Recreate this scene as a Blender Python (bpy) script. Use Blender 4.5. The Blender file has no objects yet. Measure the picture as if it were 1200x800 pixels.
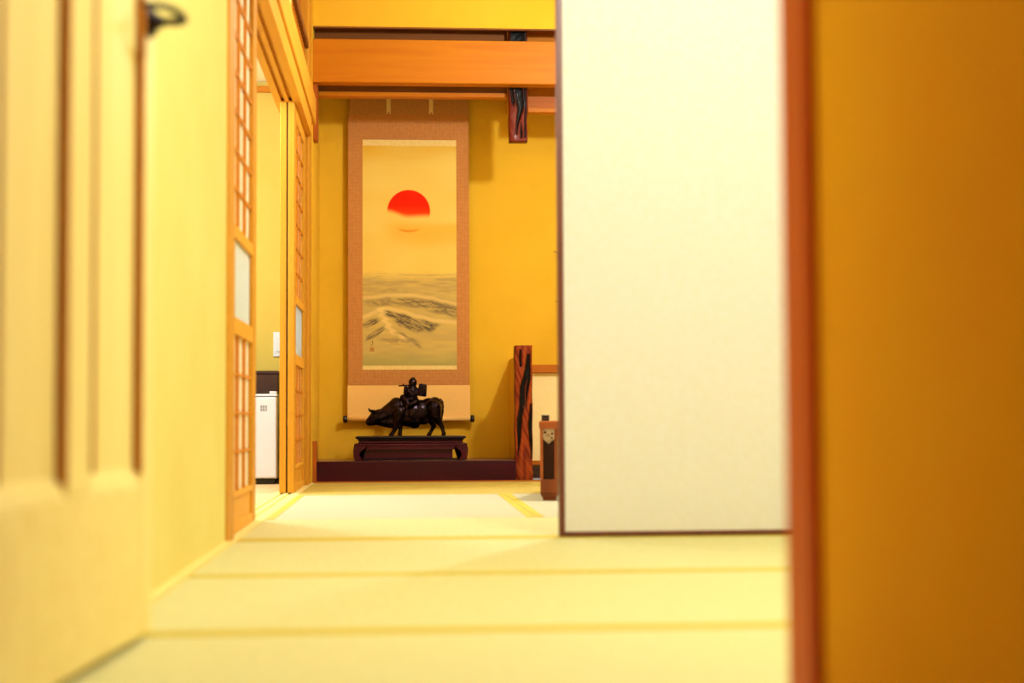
import bpy, bmesh, math, random
from mathutils import Vector, Matrix
random.seed(7)
SC = bpy.context.scene
COL = SC.collection
PI = math.pi

# ---------------------------------------------------------------- camera
cam = bpy.data.objects.new('camera', bpy.data.cameras.new('camera'))
COL.objects.link(cam)
SC.camera = cam
cam.data.sensor_width = 36.0
cam.data.lens = 54.0
cam.data.clip_start = 0.02
cam.location = (0, 0, .37)
cam.matrix_world = (Matrix.Translation((0, 0, .37)) @ Matrix.Rotation(math.radians(-4.14), 4, 'Z')
                    @ Matrix.Rotation(math.radians(92.842), 4, 'X') @ Matrix.Rotation(-.005, 4, 'Z'))
cam.data.dof.use_dof = True
cam.data.dof.focus_distance = 9.45
cam.data.dof.aperture_fstop = 2.0
# ---------------------------------------------------------------- world, exposure
W = bpy.data.worlds.new('world'); SC.world = W; W.use_nodes = True
W.node_tree.nodes['Background'].inputs[0].default_value = (1, .9, .75, 1)
W.node_tree.nodes['Background'].inputs[1].default_value = .3
SC.view_settings.view_transform = 'Standard'
SC.view_settings.look = 'None'
SC.view_settings.gamma = 1
SC.view_settings.use_curve_mapping = False
SC.view_settings.exposure = 0.0
SC.cycles.max_bounces = 8
SC.cycles.diffuse_bounces = 5
SC.cycles.sample_clamp_indirect = 6
# room lamps and an added hall fill (make_lamp builds fittings for the matted rooms)
LAMPS_AND_FILL = [  # name, location, power, radius, colour
    ('near_room', (1.05, 2.65, 2.42), 143, .14, (.87, .91, .98)),
    ('far_room', (1.40, 6.95, 2.50), 165, .075, (.90, .92, .92)),
    ('side_room', (-1.45, 7.3, 1.95), 150, .12, (.70, .86, 1)),
    ('hall', (-.05, -.30, 2.30), 1.8, .08, (1, .72, .42)),  # unseen fill light, added to brighten the hall wall; has no fitting
]
for n, l, p, r, c in LAMPS_AND_FILL:
    d = bpy.data.lights.new('lamp_or_fill', 'POINT'); d.energy = p; d.shadow_soft_size = r; d.color = c
    o = bpy.data.objects.new('lamp_or_fill', d); o.location = l; COL.objects.link(o)


# ---------------------------------------------------------------- colour and material helpers
def rgb(r, g, b):
    return (r / 255, g / 255, b / 255)


def lin(c):
    return tuple(x / 12.92 if x <= .04045 else ((x + .055) / 1.055) ** 2.4 for x in c) + (1,)


def newmat(name, rough=.6, metal=0, spec=.5):
    m = bpy.data.materials.new(name); m.use_nodes = True
    b = m.node_tree.nodes['Principled BSDF']
    b.inputs['Roughness'].default_value = rough
    b.inputs['Metallic'].default_value = metal
    b.inputs['Specular IOR Level'].default_value = spec
    return m, m.node_tree.nodes, m.node_tree.links, b


def coords(N, L, scale=(1, 1, 1), rot=(0, 0, 0)):
    tc = N.new('ShaderNodeTexCoord'); mp = N.new('ShaderNodeMapping')
    mp.inputs['Scale'].default_value = scale; mp.inputs['Rotation'].default_value = rot
    L.new(tc.outputs['Object'], mp.inputs['Vector']); return mp.outputs['Vector']


def ramp(N, L, fac, stops):
    r = N.new('ShaderNodeValToRGB')
    while len(r.color_ramp.elements) < len(stops): r.color_ramp.elements.new(.5)
    for e, (p, c) in zip(r.color_ramp.elements, stops): e.position = p; e.color = c
    L.new(fac, r.inputs['Fac']); return r.outputs['Color']


def bump(N, L, fac, b, strength=.2, dist=.002):
    n = N.new('ShaderNodeBump'); n.inputs['Strength'].default_value = strength
    n.inputs['Distance'].default_value = dist
    L.new(fac, n.inputs['Height']); L.new(n.outputs['Normal'], b.inputs['Normal'])


def noise_mat(name, c1, c2, scale=8, stretch=(1, 1, 1), rough=.6, bs=.1, detail=4, spec=.5, metal=0, lo=.35, hi=.65):
    m, N, L, b = newmat(name, rough, metal, spec)
    v = coords(N, L, stretch)
    n = N.new('ShaderNodeTexNoise'); n.inputs['Scale'].default_value = scale; n.inputs['Detail'].default_value = detail
    L.new(v, n.inputs['Vector'])
    L.new(ramp(N, L, n.outputs['Fac'], [(lo, lin(c1)), (hi, lin(c2))]), b.inputs['Base Color'])
    if bs: bump(N, L, n.outputs['Fac'], b, bs)
    return m


def wood(name, c1, c2, axis='Z', rough=.5, spec=.18, scale=5):
    s = {'X': (.12, 1.6, 1.6), 'Y': (1.6, .12, 1.6), 'Z': (1.6, 1.6, .12)}[axis]
    m, N, L, b = newmat(name, rough, 0, spec)
    v = coords(N, L, tuple(x * scale for x in s))
    n = N.new('ShaderNodeTexNoise'); n.inputs['Scale'].default_value = 3.0; n.inputs['Detail'].default_value = 6
    n.inputs['Distortion'].default_value = .6
    L.new(v, n.inputs['Vector'])
    L.new(ramp(N, L, n.outputs['Fac'], [(.3, lin(c1)), (.7, lin(c2))]), b.inputs['Base Color'])
    bump(N, L, n.outputs['Fac'], b, .12, .001)
    return m


def plaster(name, c1, c2):
    m, N, L, b = newmat(name, .92, 0, .2)
    v = coords(N, L)
    n = N.new('ShaderNodeTexNoise'); n.inputs['Scale'].default_value = 3; n.inputs['Detail'].default_value = 8
    f = N.new('ShaderNodeTexNoise'); f.inputs['Scale'].default_value = 260; f.inputs['Detail'].default_value = 2
    L.new(v, n.inputs['Vector']); L.new(v, f.inputs['Vector'])
    L.new(ramp(N, L, n.outputs['Fac'], [(.3, lin(c1)), (.7, lin(c2))]), b.inputs['Base Color'])
    bump(N, L, f.outputs['Fac'], b, .35, .002)
    return m


def tatami(name, c1, c2, c3, across='X'):
    """rush matting: fine ribs across the mat, tone wandering from rush to rush"""
    m, N, L, b = newmat(name, .55, 0, .3)
    v = coords(N, L)
    w = N.new('ShaderNodeTexWave'); w.wave_type = 'BANDS'; w.bands_direction = 'Y' if across == 'X' else 'X'
    w.inputs['Scale'].default_value = 40; w.inputs['Distortion'].default_value = .4
    w2 = N.new('ShaderNodeTexWave'); w2.wave_type = 'BANDS'; w2.bands_direction = 'X' if across == 'X' else 'Y'
    w2.inputs['Scale'].default_value = 24
    n = N.new('ShaderNodeTexNoise'); n.inputs['Scale'].default_value = 6; n.inputs['Detail'].default_value = 6
    vs = coords(N, L, (1, 14, 1) if across == 'X' else (14, 1, 1)); L.new(vs, n.inputs['Vector'])
    for q in (w, w2): L.new(v, q.inputs['Vector'])
    mul = N.new('ShaderNodeMath'); mul.operation = 'MULTIPLY'
    L.new(w.outputs['Fac'], mul.inputs[0]); L.new(w2.outputs['Fac'], mul.inputs[1])
    mix = N.new('ShaderNodeMix'); mix.data_type = 'RGBA'
    L.new(ramp(N, L, n.outputs['Fac'], [(.3, lin(c1)), (.7, lin(c2))]), mix.inputs[6])
    mix.inputs[7].default_value = lin(c3)
    half = N.new('ShaderNodeMath'); half.operation = 'MULTIPLY'; half.inputs[1].default_value = .5
    L.new(mul.outputs[0], half.inputs[0]); L.new(half.outputs[0], mix.inputs[0])
    L.new(mix.outputs[2], b.inputs['Base Color'])
    bump(N, L, mul.outputs[0], b, .3, .001)
    return m


def attr_mat(name, attr, rough=.5, spec=.4, coat=0):
    m, N, L, b = newmat(name, rough, 0, spec)
    a = N.new('ShaderNodeAttribute'); a.attribute_name = attr
    n = N.new('ShaderNodeTexNoise'); n.inputs['Scale'].default_value = 160; n.inputs['Detail'].default_value = 3
    L.new(coords(N, L), n.inputs['Vector'])
    mx = N.new('ShaderNodeMix'); mx.data_type = 'RGBA'; mx.blend_type = 'MULTIPLY'; mx.inputs[0].default_value = .25
    L.new(a.outputs['Color'], mx.inputs[6]); L.new(n.outputs['Color'], mx.inputs[7])
    hs = N.new('ShaderNodeMix'); hs.data_type = 'RGBA'; hs.inputs[0].default_value = .6
    L.new(mx.outputs[2], hs.inputs[6]); L.new(a.outputs['Color'], hs.inputs[7])
    L.new(hs.outputs[2], b.inputs['Base Color'])
    b.inputs['Coat Weight'].default_value = coat
    return m


def paper_mat(name, c, glass=False):
    m, N, L, b = newmat(name, .8 if not glass else .25, 0, .3)
    n = N.new('ShaderNodeTexNoise'); n.inputs['Scale'].default_value = 30; n.inputs['Detail'].default_value = 6
    L.new(coords(N, L, (1, 1, 1)), n.inputs['Vector'])
    c2 = tuple(x * .93 for x in lin(c)[:3]) + (1,)
    colr = ramp(N, L, n.outputs['Fac'], [(.3, c2), (.7, lin(c))])
    L.new(colr, b.inputs['Base Color'])
    t = N.new('ShaderNodeBsdfTranslucent'); L.new(colr, t.inputs['Color'])
    mx = N.new('ShaderNodeMixShader'); mx.inputs[0].default_value = .62
    L.new(b.outputs[0], mx.inputs[1]); L.new(t.outputs[0], mx.inputs[2])
    L.new(mx.outputs[0], N['Material Output'].inputs['Surface'])
    return m


M = dict(
    plaster=plaster('ochre_plaster', rgb(212, 194, 107), rgb(217, 202, 121)),
    plaster_far=plaster('ochre_plaster_alcove', rgb(225, 175, 42), rgb(231, 182, 49)),
    plaster_side=plaster('warm_side_room_plaster', rgb(210, 179, 83), rgb(214, 186, 92)),
    cup_paper=noise_mat('warm_cupboard_paper', rgb(240, 216, 160), rgb(243, 220, 166), 40, rough=.85, bs=0, spec=.1),
    plaster_hall=plaster('ochre_plaster_hall', rgb(255, 190, 41), rgb(255, 201, 47)),
    cream=plaster('cream_ceiling', rgb(239, 236, 204), rgb(244, 242, 216)),
    hin_z=wood('cypress_upright', rgb(195, 131, 33), rgb(205, 143, 42), 'Z'),
    hin_x=wood('cypress_across', rgb(188, 106, 6), rgb(196, 118, 9), 'X'),
    hin_y=wood('cypress_along', rgb(215, 149, 44), rgb(225, 163, 55), 'Y'),
    red_z=wood('reddish_pine_upright', rgb(157, 74, 19), rgb(174, 92, 28), 'Z'),
    red_x=wood('reddish_pine_across', rgb(164, 83, 14), rgb(183, 101, 22), 'X'),
    lattice=wood('lattice_cedar', rgb(195, 115, 24), rgb(211, 133, 36), 'Z'),
    door=wood('pale_door_ash', rgb(230, 207, 130), rgb(238, 220, 147), 'Z', .55),
    door_x=wood('pale_door_ash_across', rgb(230, 207, 130), rgb(238, 220, 147), 'X', .55),
    shade_bead=wood('door_recess_shade', rgb(176, 112, 44), rgb(190, 124, 52), 'Z', .5),  # brown that paints in the shade along the panel recess edges
    jamb=wood('jamb_wood', rgb(201, 83, 4), rgb(216, 95, 7), 'Z', .5),
    lacq=wood('red_lacquered_sill', rgb(42, 0, 18), rgb(62, 0, 27), 'X', .34, .22),
    stand=wood('rosewood_stand', rgb(51, 1, 19), rgb(75, 2, 26), 'X', .34, .25),
    stand_dark=wood('rosewood_stand_top', rgb(15, 4, 16), rgb(26, 7, 24), 'X', .3, .25),
    fus_frame=wood('fusuma_lacquer', rgb(90, 42, 36), rgb(107, 52, 44), 'Z', .35, .5),
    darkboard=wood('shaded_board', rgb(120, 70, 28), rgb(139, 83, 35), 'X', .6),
    tab=wood('table_rosewood', rgb(158, 84, 51), rgb(183, 102, 62), 'X', .35),
    tab_z=wood('table_rosewood_leg', rgb(117, 61, 40), rgb(147, 80, 51), 'Z', .35),
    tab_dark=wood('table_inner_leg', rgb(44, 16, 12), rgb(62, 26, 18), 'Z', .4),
    carve=noise_mat('bone_inlay', rgb(165, 140, 120), rgb(200, 176, 154), 60, rough=.5),
    paper=paper_mat('shoji_paper', rgb(249, 245, 231)),
    frost=paper_mat('frosted_pane', rgb(238, 247, 255), True),
    fusuma=noise_mat('fusuma_paper', rgb(212, 210, 210), rgb(215, 213, 218), 40, rough=.85, bs=.05, spec=.2),
    t_near=tatami('rush_mat', rgb(201, 196, 140), rgb(208, 204, 152), rgb(192, 184, 126), 'Y'),
    t_far=tatami('rush_mat_lengthwise', rgb(191, 187, 160), rgb(195, 192, 167), rgb(174, 165, 125), 'X'),
    t_end=tatami('rush_mat_alcove', rgb(194, 170, 86), rgb(201, 179, 95), rgb(177, 150, 70), 'Y'),
    heri=noise_mat('mat_border_cloth', rgb(192, 169, 55), rgb(201, 183, 70), 200, rough=.8, bs=.2),
    lightfloor=wood('pale_floorboards', rgb(224, 184, 128), rgb(235, 200, 146), 'Y', .4),
    white=noise_mat('white_enamel', rgb(218, 222, 232), rgb(224, 226, 236), 5, rough=.35, bs=0),
    black=noise_mat('black_plastic', rgb(12, 10, 12), rgb(22, 18, 20), 30, rough=.4, bs=0),
    darkbox=noise_mat('dark_brown_lacquer', rgb(42, 14, 10), rgb(56, 21, 14), 12, rough=.4, bs=0),
    iron=noise_mat('dark_bronze_handle', rgb(23, 9, 14), rgb(36, 16, 22), 30, rough=.38, bs=0, metal=.5),
    bronze=noise_mat('dark_patinated_bronze', rgb(5, 3, 7), rgb(52, 34, 42), 30, rough=.27, bs=.6, metal=.85, spec=.5),
    branch=noise_mat('bare_twig', rgb(74, 52, 32), rgb(106, 74, 48), 40, rough=.8),
    ceramic=noise_mat('dark_glazed_pot', rgb(42, 38, 34), rgb(72, 64, 58), 10, rough=.3),
    ivory=noise_mat('scroll_ivory_strip', rgb(232, 200, 120), rgb(240, 210, 136), 50, rough=.8, bs=0),
    roller=noise_mat('black_scroll_roller', rgb(18, 8, 12), rgb(32, 18, 26), 30, rough=.3, bs=0),
    shade=paper_mat('lamp_shade_paper', rgb(255, 246, 224)),
)


def em(name, c, s):
    m, N, L, b = newmat(name)
    b.inputs['Emission Color'].default_value = c; b.inputs['Emission Strength'].default_value = s; return m


# ---------------------------------------------------------------- mesh helpers
def bm_box(bm, x0, x1, y0, y1, z0, z1, bev=0, seg=1):
    r = bmesh.ops.create_cube(bm, size=1)
    vs = r['verts']
    for v in vs:
        v.co.x = x0 if v.co.x < 0 else x1
        v.co.y = y0 if v.co.y < 0 else y1
        v.co.z = z0 if v.co.z < 0 else z1
    if bev:
        es = list({e for v in vs for e in v.link_edges})
        bmesh.ops.bevel(bm, geom=es, offset=bev, segments=seg, affect='EDGES', profile=.5)


def obj(name, bm, m, parent=None, smooth=False):
    me = bpy.data.meshes.new(name)
    bmesh.ops.recalc_face_normals(bm, faces=bm.faces)
    bm.to_mesh(me); bm.free()
    me.materials.append(m)
    if smooth:
        for p in me.polygons: p.use_smooth = True
    o = bpy.data.objects.new(name, me); COL.objects.link(o)
    if parent: o.parent = parent
    return o


def box(name, dims, m, parent=None, bev=0, seg=1):
    bm = bmesh.new(); bm_box(bm, *dims, bev, seg); return obj(name, bm, m, parent)


def boxes(name, lst, m, parent=None, bev=0):
    bm = bmesh.new()
    for d in lst: bm_box(bm, *d, bev)
    return obj(name, bm, m, parent)


def thing(name, label, cat, loc=(0, 0, 0), rz=0, group=None, kind=None):
    o = bpy.data.objects.new(name, None); COL.objects.link(o); o.empty_display_size = .05
    o.location = loc; o.rotation_euler = (0, 0, rz)
    return tag(o, label, cat, group, kind)


def tag(o, label, cat, group=None, kind=None):
    o['label'] = label; o['category'] = cat
    if group: o['group'] = group
    if kind: o['kind'] = kind
    return o


def struct(o, label, cat):
    return tag(o, label, cat, None, 'structure')


def piece(name, me, parent, loc=(0, 0, 0), rot=(0, 0, 0)):
    o = bpy.data.objects.new(name, me); COL.objects.link(o); o.parent = parent
    o.location = loc; o.rotation_euler = rot; return o


def tube(bm, pts, radii, n=10, cap=True):
    pts = [Vector(p) for p in pts]
    if not hasattr(radii, '__len__'): radii = [radii] * len(pts)
    rings = []
    up = Vector((0, 0, 1))
    for i, p in enumerate(pts):
        t = (pts[min(i + 1, len(pts) - 1)] - pts[max(i - 1, 0)]).normalized()
        a = t.cross(up)
        if a.length < 1e-3: a = t.cross(Vector((1, 0, 0)))
        a.normalize(); b = t.cross(a).normalized()
        rings.append([bm.verts.new(p + (a * math.cos(2 * PI * k / n) + b * math.sin(2 * PI * k / n)) * radii[i]) for k in range(n)])
    for r0, r1 in zip(rings, rings[1:]):
        for k in range(n): bm.faces.new((r0[k], r0[(k + 1) % n], r1[(k + 1) % n], r1[k]))
    if cap: bm.faces.new(rings[0][::-1]); bm.faces.new(rings[-1])


def lathe(bm, prof, n=24, cx=0, cy=0):
    rings = [[bm.verts.new((cx + r * math.cos(2 * PI * k / n), cy + r * math.sin(2 * PI * k / n), z)) for k in range(n)] for r, z in prof]
    for r0, r1 in zip(rings, rings[1:]):
        for k in range(n): bm.faces.new((r0[k], r0[(k + 1) % n], r1[(k + 1) % n], r1[k]))
    bm.faces.new(rings[0][::-1]); bm.faces.new(rings[-1])


# ================================================================ FLOORS
fl = box('floor', (-.50, 3.1, 1.77, 8.97, -.09, -.045), M['lightfloor'])
struct(fl, 'tatami floor of both rooms, rush mats edged in yellow cloth', 'floor')


def mat(x0, x1, y0, y1, m, borders):
    """one rush mat; borders: sides with cloth ('n','f' near / far, 'l','r')"""
    g = .0015
    t = box('tatami_mat', (x0 + g, x1 - g, y0 + g, y1 - g, -.045, 0), m, fl, .002)
    w = .033
    for s in borders:
        d = {'n': (x0 + g, x1 - g, y0 + g, y0 + w, 0, .0015), 'f': (x0 + g, x1 - g, y1 - w, y1 - g, 0, .0015),
             'l': (x0 + g, x0 + w, y0 + g, y1 - g, 0, .0015), 'r': (x1 - w, x1 - g, y0 + g, y1 - g, 0, .0015)}[s]
        box('border', d, M['heri'], t)


for y0, y1 in ((1.77, 2.71), (2.71, 3.69), (3.69, 4.74)):
    mat(-.50, 1.30, y0, y1, M['t_near'], 'nf'); mat(1.30, 3.10, y0, y1, M['t_near'], 'nf')
mat(-.50, 1.42, 4.80, 5.72, M['t_near'], 'n'); mat(1.42, 3.1, 4.80, 5.72, M['t_near'], 'n')
mat(-.50, .50, 5.72, 7.50, M['t_far'], 'lr')
mat(.50, 1.40, 5.72, 6.62, M['t_far'], 'l'); mat(.50, 1.40, 6.62, 7.50, M['t_far'], 'l'); mat(1.40, 2.3, 5.72, 7.50, M['t_near'], 'lr'); mat(2.3, 3.1, 5.72, 7.50, M['t_near'], 'lr')
mat(-.50, 1.30, 7.50, 8.40, M['t_end'], 'f'); mat(1.30, 3.10, 7.50, 8.40, M['t_end'], 'f')
mat(-.50, 3.1, 8.40, 8.955, M['t_end'], '')
struct(box('trim_1', (-.50, 3.1, 4.742, 4.798, -.045, .001), M['heri']), 'narrow ochre strip in the floor under the white sliding panel', 'sill')
struct(box('trim_2', (-.50, 3.1, 8.957, 8.998, -.045, .006), M['red_x']), 'thin orange wood strip between the matting and the alcove sill', 'trim')
struct(box('floor', (-.90, .60, -1.6, 1.765, -.09, 0), M['tab_z']), 'dark boards of the hall floor before the matting', 'floor')
struct(box('floor', (-2.9, -.632, 4.6, 9.36, -.09, -.002), M['lightfloor']), 'pale floorboards of the side room beyond the open shoji', 'floor')
# sill with two grooves
sill = boxes('trim_3', [(-.50, -.632, 4.62, 8.95, -.06, -.006), (-.50, -.541, 4.62, 8.95, -.006, .001), (-.559, -.580, 4.62, 8.95, -.006, .001),
                        (-.598, -.632, 4.62, 8.95, -.006, .001)], M['door_x'])
struct(sill, 'grooved wooden sill along the foot of the shoji doors', 'sill')

# ================================================================ HALL (camera stands here)
struct(box('wall_right', (.487, .60, -1.6, 1.775, 0, 2.45), M['plaster_hall']), 'dark ochre hall wall filling the right edge', 'wall')
struct(box('wall_left', (-.90, -.80, -1.6, 1.775, 0, 2.45), M['plaster_hall']), 'ochre hall wall left of the camera', 'wall')
struct(box('wall_back', (-.90, .60, -1.7, -1.6, 0, 2.45), M['plaster_hall']), 'ochre hall wall behind the camera', 'wall')
struct(box('ceiling', (-.90, .60, -1.7, 1.775, 2.45, 2.5), M['darkboard']), 'dark boarded ceiling of the hall', 'ceiling')
fr = thing('door_frame', 'brown wooden frame of the hinged door, its post before the right hall wall', 'door frame', (.475, 1.82, 0), kind='structure')
fr.name = 'trim_4'
box('post', (0, .045, -.055, .06, 0, 2.06), M['jamb'], fr, .003)
box('stop_strip', (.004, .0105, -.062, -.055, 0, 2.06), M['jamb'], fr, .001)
box('post', (-1.03, -.965, -.045, -.06 + .02, 0, 2.06), M['jamb'], fr, .003)
box('head', (-1.03, .045, -.045, .06, 2.06, 2.11), M['jamb'], fr, .003)
# wall pieces around that opening
struct(box('wall_front', (.522, 3.1, 1.776, 1.90, 0, 2.75), M['plaster']), 'ochre wall of the near room on the hall side, right of the door', 'wall')
struct(box('wall_front', (-.80, -.555, 1.68, 1.76, 0, 2.75), M['plaster']), 'ochre wall stub behind the hinged door', 'wall')
struct(box('wall_front', (-.553, .522, 1.79, 1.87, 2.11, 2.75), M['plaster']), 'ochre wall above the hinged door opening', 'wall')

# ================================================================ HINGED DOOR
# leaf from y=1.79 to 2.67, turned a little away from the left wall
DW, DT, DH = .88, .038, 2.03
ang = math.atan(.072)
dr = thing('door_1', 'pale wooden hinged door standing open at the left, two tall recessed panels', 'door', (-.487, 1.792, 0), -ang, kind='structure')
# local: y along the leaf, x = thickness with the seen face at x=0
zb, zt = .262, 1.86


def leaf(name, y0, y1, z0, z1, m=None, bev=.004):
    return box(name, (-DT, 0, y0, y1, z0, z1), m or M['door'], dr, bev, 2)


leaf('stile', 0, .075, .012, DH); leaf('stile', .805, .88, .012, DH)
leaf('mullion', .375, .495, zb, zt)
leaf('bottom_rail', .075, .805, .012, zb, M['door_x']); leaf('top_rail', .075, .805, zt, DH, M['door_x'])
for y0, y1 in ((.075, .375), (.495, .805)):
    p = box('panel', (-.028, -.0135, y0 - .001, y1 + .001, zb - .001, zt + .001), M['door'], dr)
    bm = bmesh.new()          # sloped ledges at foot and head of the recess
    for za, zc in ((zb, zb + .030), (zt, zt - .030)):
        v = [bm.verts.new(c) for c in ((-.0135, y0, za), (-.001, y0, za), (-.0135, y0, zc), (-.0135, y1, za), (-.001, y1, za), (-.0135, y1, zc))]
        for f in ((0, 1, 2), (3, 5, 4), (1, 4, 5, 2), (0, 3, 4, 1), (0, 2, 5, 3)): bm.faces.new([v[k] for k in f])
    obj('ledge', bm, M['door_x'], p)
    box('shade_bead', (-.0130, .004, y0 + .001, y0 + .007, zb + .03, zt - .03), M['shade_bead'], p, .001)  # thin strip, its brown paints the dark line at the near edge
    box('shade_bead', (-.0130, .002, y1 - .012, y1 - .001, zb + .02, zt - .02), M['shade_bead'], p, .001)  # strip whose dark brown stands in for shade on the far reveal
hd = bpy.data.objects.new('door_handle', None); COL.objects.link(hd); hd.parent = dr; hd.location = (0, .83, 1.045)
hd['label'] = 'dark bronze lever handle'
bm = bmesh.new()
bmesh.ops.create_cone(bm, cap_ends=True, segments=24, radius1=.029, radius2=.024, depth=.010, matrix=Matrix.Translation((.005, 0, 0)) @ Matrix.Rotation(PI / 2, 4, 'Y'))
bmesh.ops.create_cone(bm, cap_ends=True, segments=24, radius1=.017, radius2=.011, depth=.014, matrix=Matrix.Translation((.016, 0, 0)) @ Matrix.Rotation(PI / 2, 4, 'Y'))
obj('rose', bm, M['iron'], hd, True)
bm = bmesh.new()
tube(bm, [(.008, 0, 0), (.035, 0, 0), (.052, 0, 0), (.062, -.008, 0), (.064, -.030, .001), (.060, -.060, .002), (.052, -.085, .002), (.036, -.105, .001), (.018, -.115, 0)],
     [.008, .0075, .0075, .0075, .0075, .0065, .006, .0055, .005], 12)
obj('lever', bm, M['iron'], hd, True)

# ================================================================ LEFT WALL OF BOTH ROOMS
struct(box('wall_left', (-.62, -.52, 1.775, 4.62, 0, 2.75), M['plaster']), 'bright yellow plaster wall between the hinged door and the shoji', 'wall')
struct(box('baseboard_left', (-.52, -.4995, 1.78, 4.62, -.04, .010), M['door_x']), 'thin wooden strip at the foot of the yellow left wall', 'baseboard')
struct(box('trim_5', (-.62, -.512, 4.62, 4.79, 0, 2.75), M['hin_z'], None, .004), 'wooden corner post beside the near shoji door', 'post')
struct(box('trim_6', (-.62, -.515, 8.64, 8.90, 0, 2.95), M['hin_z'], None, .004), 'wooden corner post between far shoji door and alcove', 'post')
km = boxes('trim_7', [(-.500, -.541, 4.755, 8.64, 1.962, 1.985), (-.559, -.580, 4.755, 8.64, 1.962, 1.985), (-.598, -.632, 4.755, 8.64, 1.962, 1.985),
                      (-.500, -.632, 4.755, 8.64, 1.985, 2.06)], M['hin_y'])
struct(km, 'grooved wooden head rail above the shoji doors', 'head rail')
struct(box('trim_8', (-.519, -.488, 4.62, 8.86, 2.064, 2.215), M['hin_y'], None, .003), 'wide wooden rail running over the shoji head rail', 'rail')
struct(box('wall_left', (-.60, -.52, 4.755, 7.28, 2.06, 2.95), M['plaster']), 'yellow plaster above the shoji rail', 'wall')
rn = thing('transom', 'wooden lattice transom high on the left before the alcove', 'transom', (-.53, 7.28, 2.215), kind='structure')
rn.name = 'trim_9'
box('frame_post', (-.04, .012, 0, .05, 0, .735), M['hin_z'], rn, .003)
box('frame_post', (-.04, .012, 1.31, 1.36, 0, .735), M['hin_z'], rn, .003)
box('rail', (-.04, .012, .05, 1.31, 0, .03), M['hin_y'], rn, .003)
box('rail', (-.04, .016, .05, 1.31, .23, .27), M['darkboard'], rn, .003)
box('backing_board', (-.05, -.030, .05, 1.31, .03, .735), M['red_z'], rn)
sl = None
for k in range(15):
    y = .09 + k * .083
    if sl is None:
        sl = box('slat', (-.029, -.004, -.007, .007, .03, .23), M['lattice'], rn); sl.location = (0, y, 0)
    else: piece('slat', sl.data, rn, (0, y, 0))
for k in range(2):
    box('cross_slat', (-.029, -.010, .05, 1.31, .09 + k * .07, .10 + k * .07), M['lattice'], rn)

# ---- shoji doors
PW = .90
ROW0, ROWP = .135, .1275


def shoji(label, x_face, y0, group):
    t = thing('shoji_door', label, 'sliding door', (x_face, y0, 0), 0, group)
    T = .032
    sw = .13 * PW / .9
    box('stile', (-T, 0, 0, sw, .003, 1.972), M['hin_z'], t, .002)
    box('stile', (-T, 0, PW - sw, PW, .003, 1.972), M['hin_z'], t, .002)
    for z0, z1 in ((.003, .035), (.115, .135), (.645, .700), (.958, 1.000), (1.895, 1.972)):
        box('rail', (-T, 0, sw, PW - sw, z0, z1), M['hin_y'], t, .002)
    box('base_panel', (-T + .008, -.008, sw, PW - sw, .035, .115), M['hin_y'], t)
    a, b = sw, PW - sw
    box('paper', (-.0165, -.0155, a, b, .135, .645), M['paper'], t)
    box('paper', (-.0165, -.0155, a, b, 1.0, 1.895), M['paper'], t)
    g = box('glass_pane', (-.016, -.012, a, b, .700, .958), M['frost'], t); g['label'] = 'white frosted pane'
    pitch = (b - a) / 3
    v1 = v2 = h = None
    for k in (1, 2):
        y = a + k * pitch
        if v1 is None:
            v1 = box('muntin', (-.0155, -.0035, -.0045, .0045, .135, .645), M['lattice'], t); v1.location = (0, y, 0)
            v2 = box('muntin', (-.0155, -.0035, -.0045, .0045, 1.0, 1.895), M['lattice'], t); v2.location = (0, y, 0)
        else:
            piece('muntin', v1.data, t, (0, y, 0)); piece('muntin', v2.data, t, (0, y, 0))
    zs = [.135 + ROWP * k for k in (1, 2, 3)] + [1.0 + ROWP * k for k in range(1, 7)]
    for z in zs:
        if h is None:
            h = box('muntin', (-.0153, -.0045, a, b, -.004, .004), M['lattice'], t); h.location = (0, 0, z)
        else: piece('muntin', h.data, t, (0, 0, z))
    return t


SG = 'shoji doors on the left wall'
shoji('near shoji door beside the yellow wall, bright white paper squares and a white pane', -.532, 4.80, SG)
shoji('far shoji door slid against the alcove post, seen edge-on beside the scroll wall', -.532, 7.72, SG)
shoji('rear shoji door stacked behind the far one, only its edge showing beside the fridge', -.572, 7.72, SG)

# ================================================================ SIDE ROOM
struct(box('wall_back', (-2.9, -.62, 9.36, 9.46, 0, 2.5), M['plaster_side']), 'yellow wall of the side room behind the fridge', 'wall')
struct(box('wall_left', (-3.0, -2.9, 4.5, 9.46, 0, 2.5), M['plaster_side']), 'yellow far side wall of the side room', 'wall')
struct(box('wall_front', (-2.9, -.62, 4.5, 4.6, 0, 2.5), M['plaster_side']), 'yellow near end wall of the side room', 'wall')
struct(box('wall_right', (-.66, -.62, 8.90, 9.36, 0, 2.5), M['plaster_side']), 'yellow return wall of the side room beside the fridge', 'wall')
struct(box('ceiling', (-2.9, -.636, 4.6, 9.36, 2.42, 2.5), M['cream']), 'cream ceiling of the side room seen through the opening', 'ceiling')
struct(box('trim_10', (-2.9, -.66, 9.325, 9.36, 2.355, 2.39), M['hin_x']), 'wooden strip under the side room ceiling', 'trim')
fg = thing('refrigerator', 'small white fridge standing in the side room through the open shoji', 'fridge', (-.955, 9.08, -.002))
box('body', (-.247, .247, -.19, .25, .030, .500), M['white'], fg, .008, 2)
box('door', (-.247, .247, -.232, -.194, .035, .497), M['white'], fg, .010, 3)
box('top_cover', (-.250, .250, -.225, .252, .501, .515), M['white'], fg, .005, 2)
box('hinge_cover', (.205, .245, -.222, -.16, .5155, .530), M['white'], fg, .003)
box('plinth', (-.235, .235, -.205, .24, 0, .029), M['black'], fg)
lg = bpy.data.objects.new('emblem', None); COL.objects.link(lg); lg.parent = fg
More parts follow.
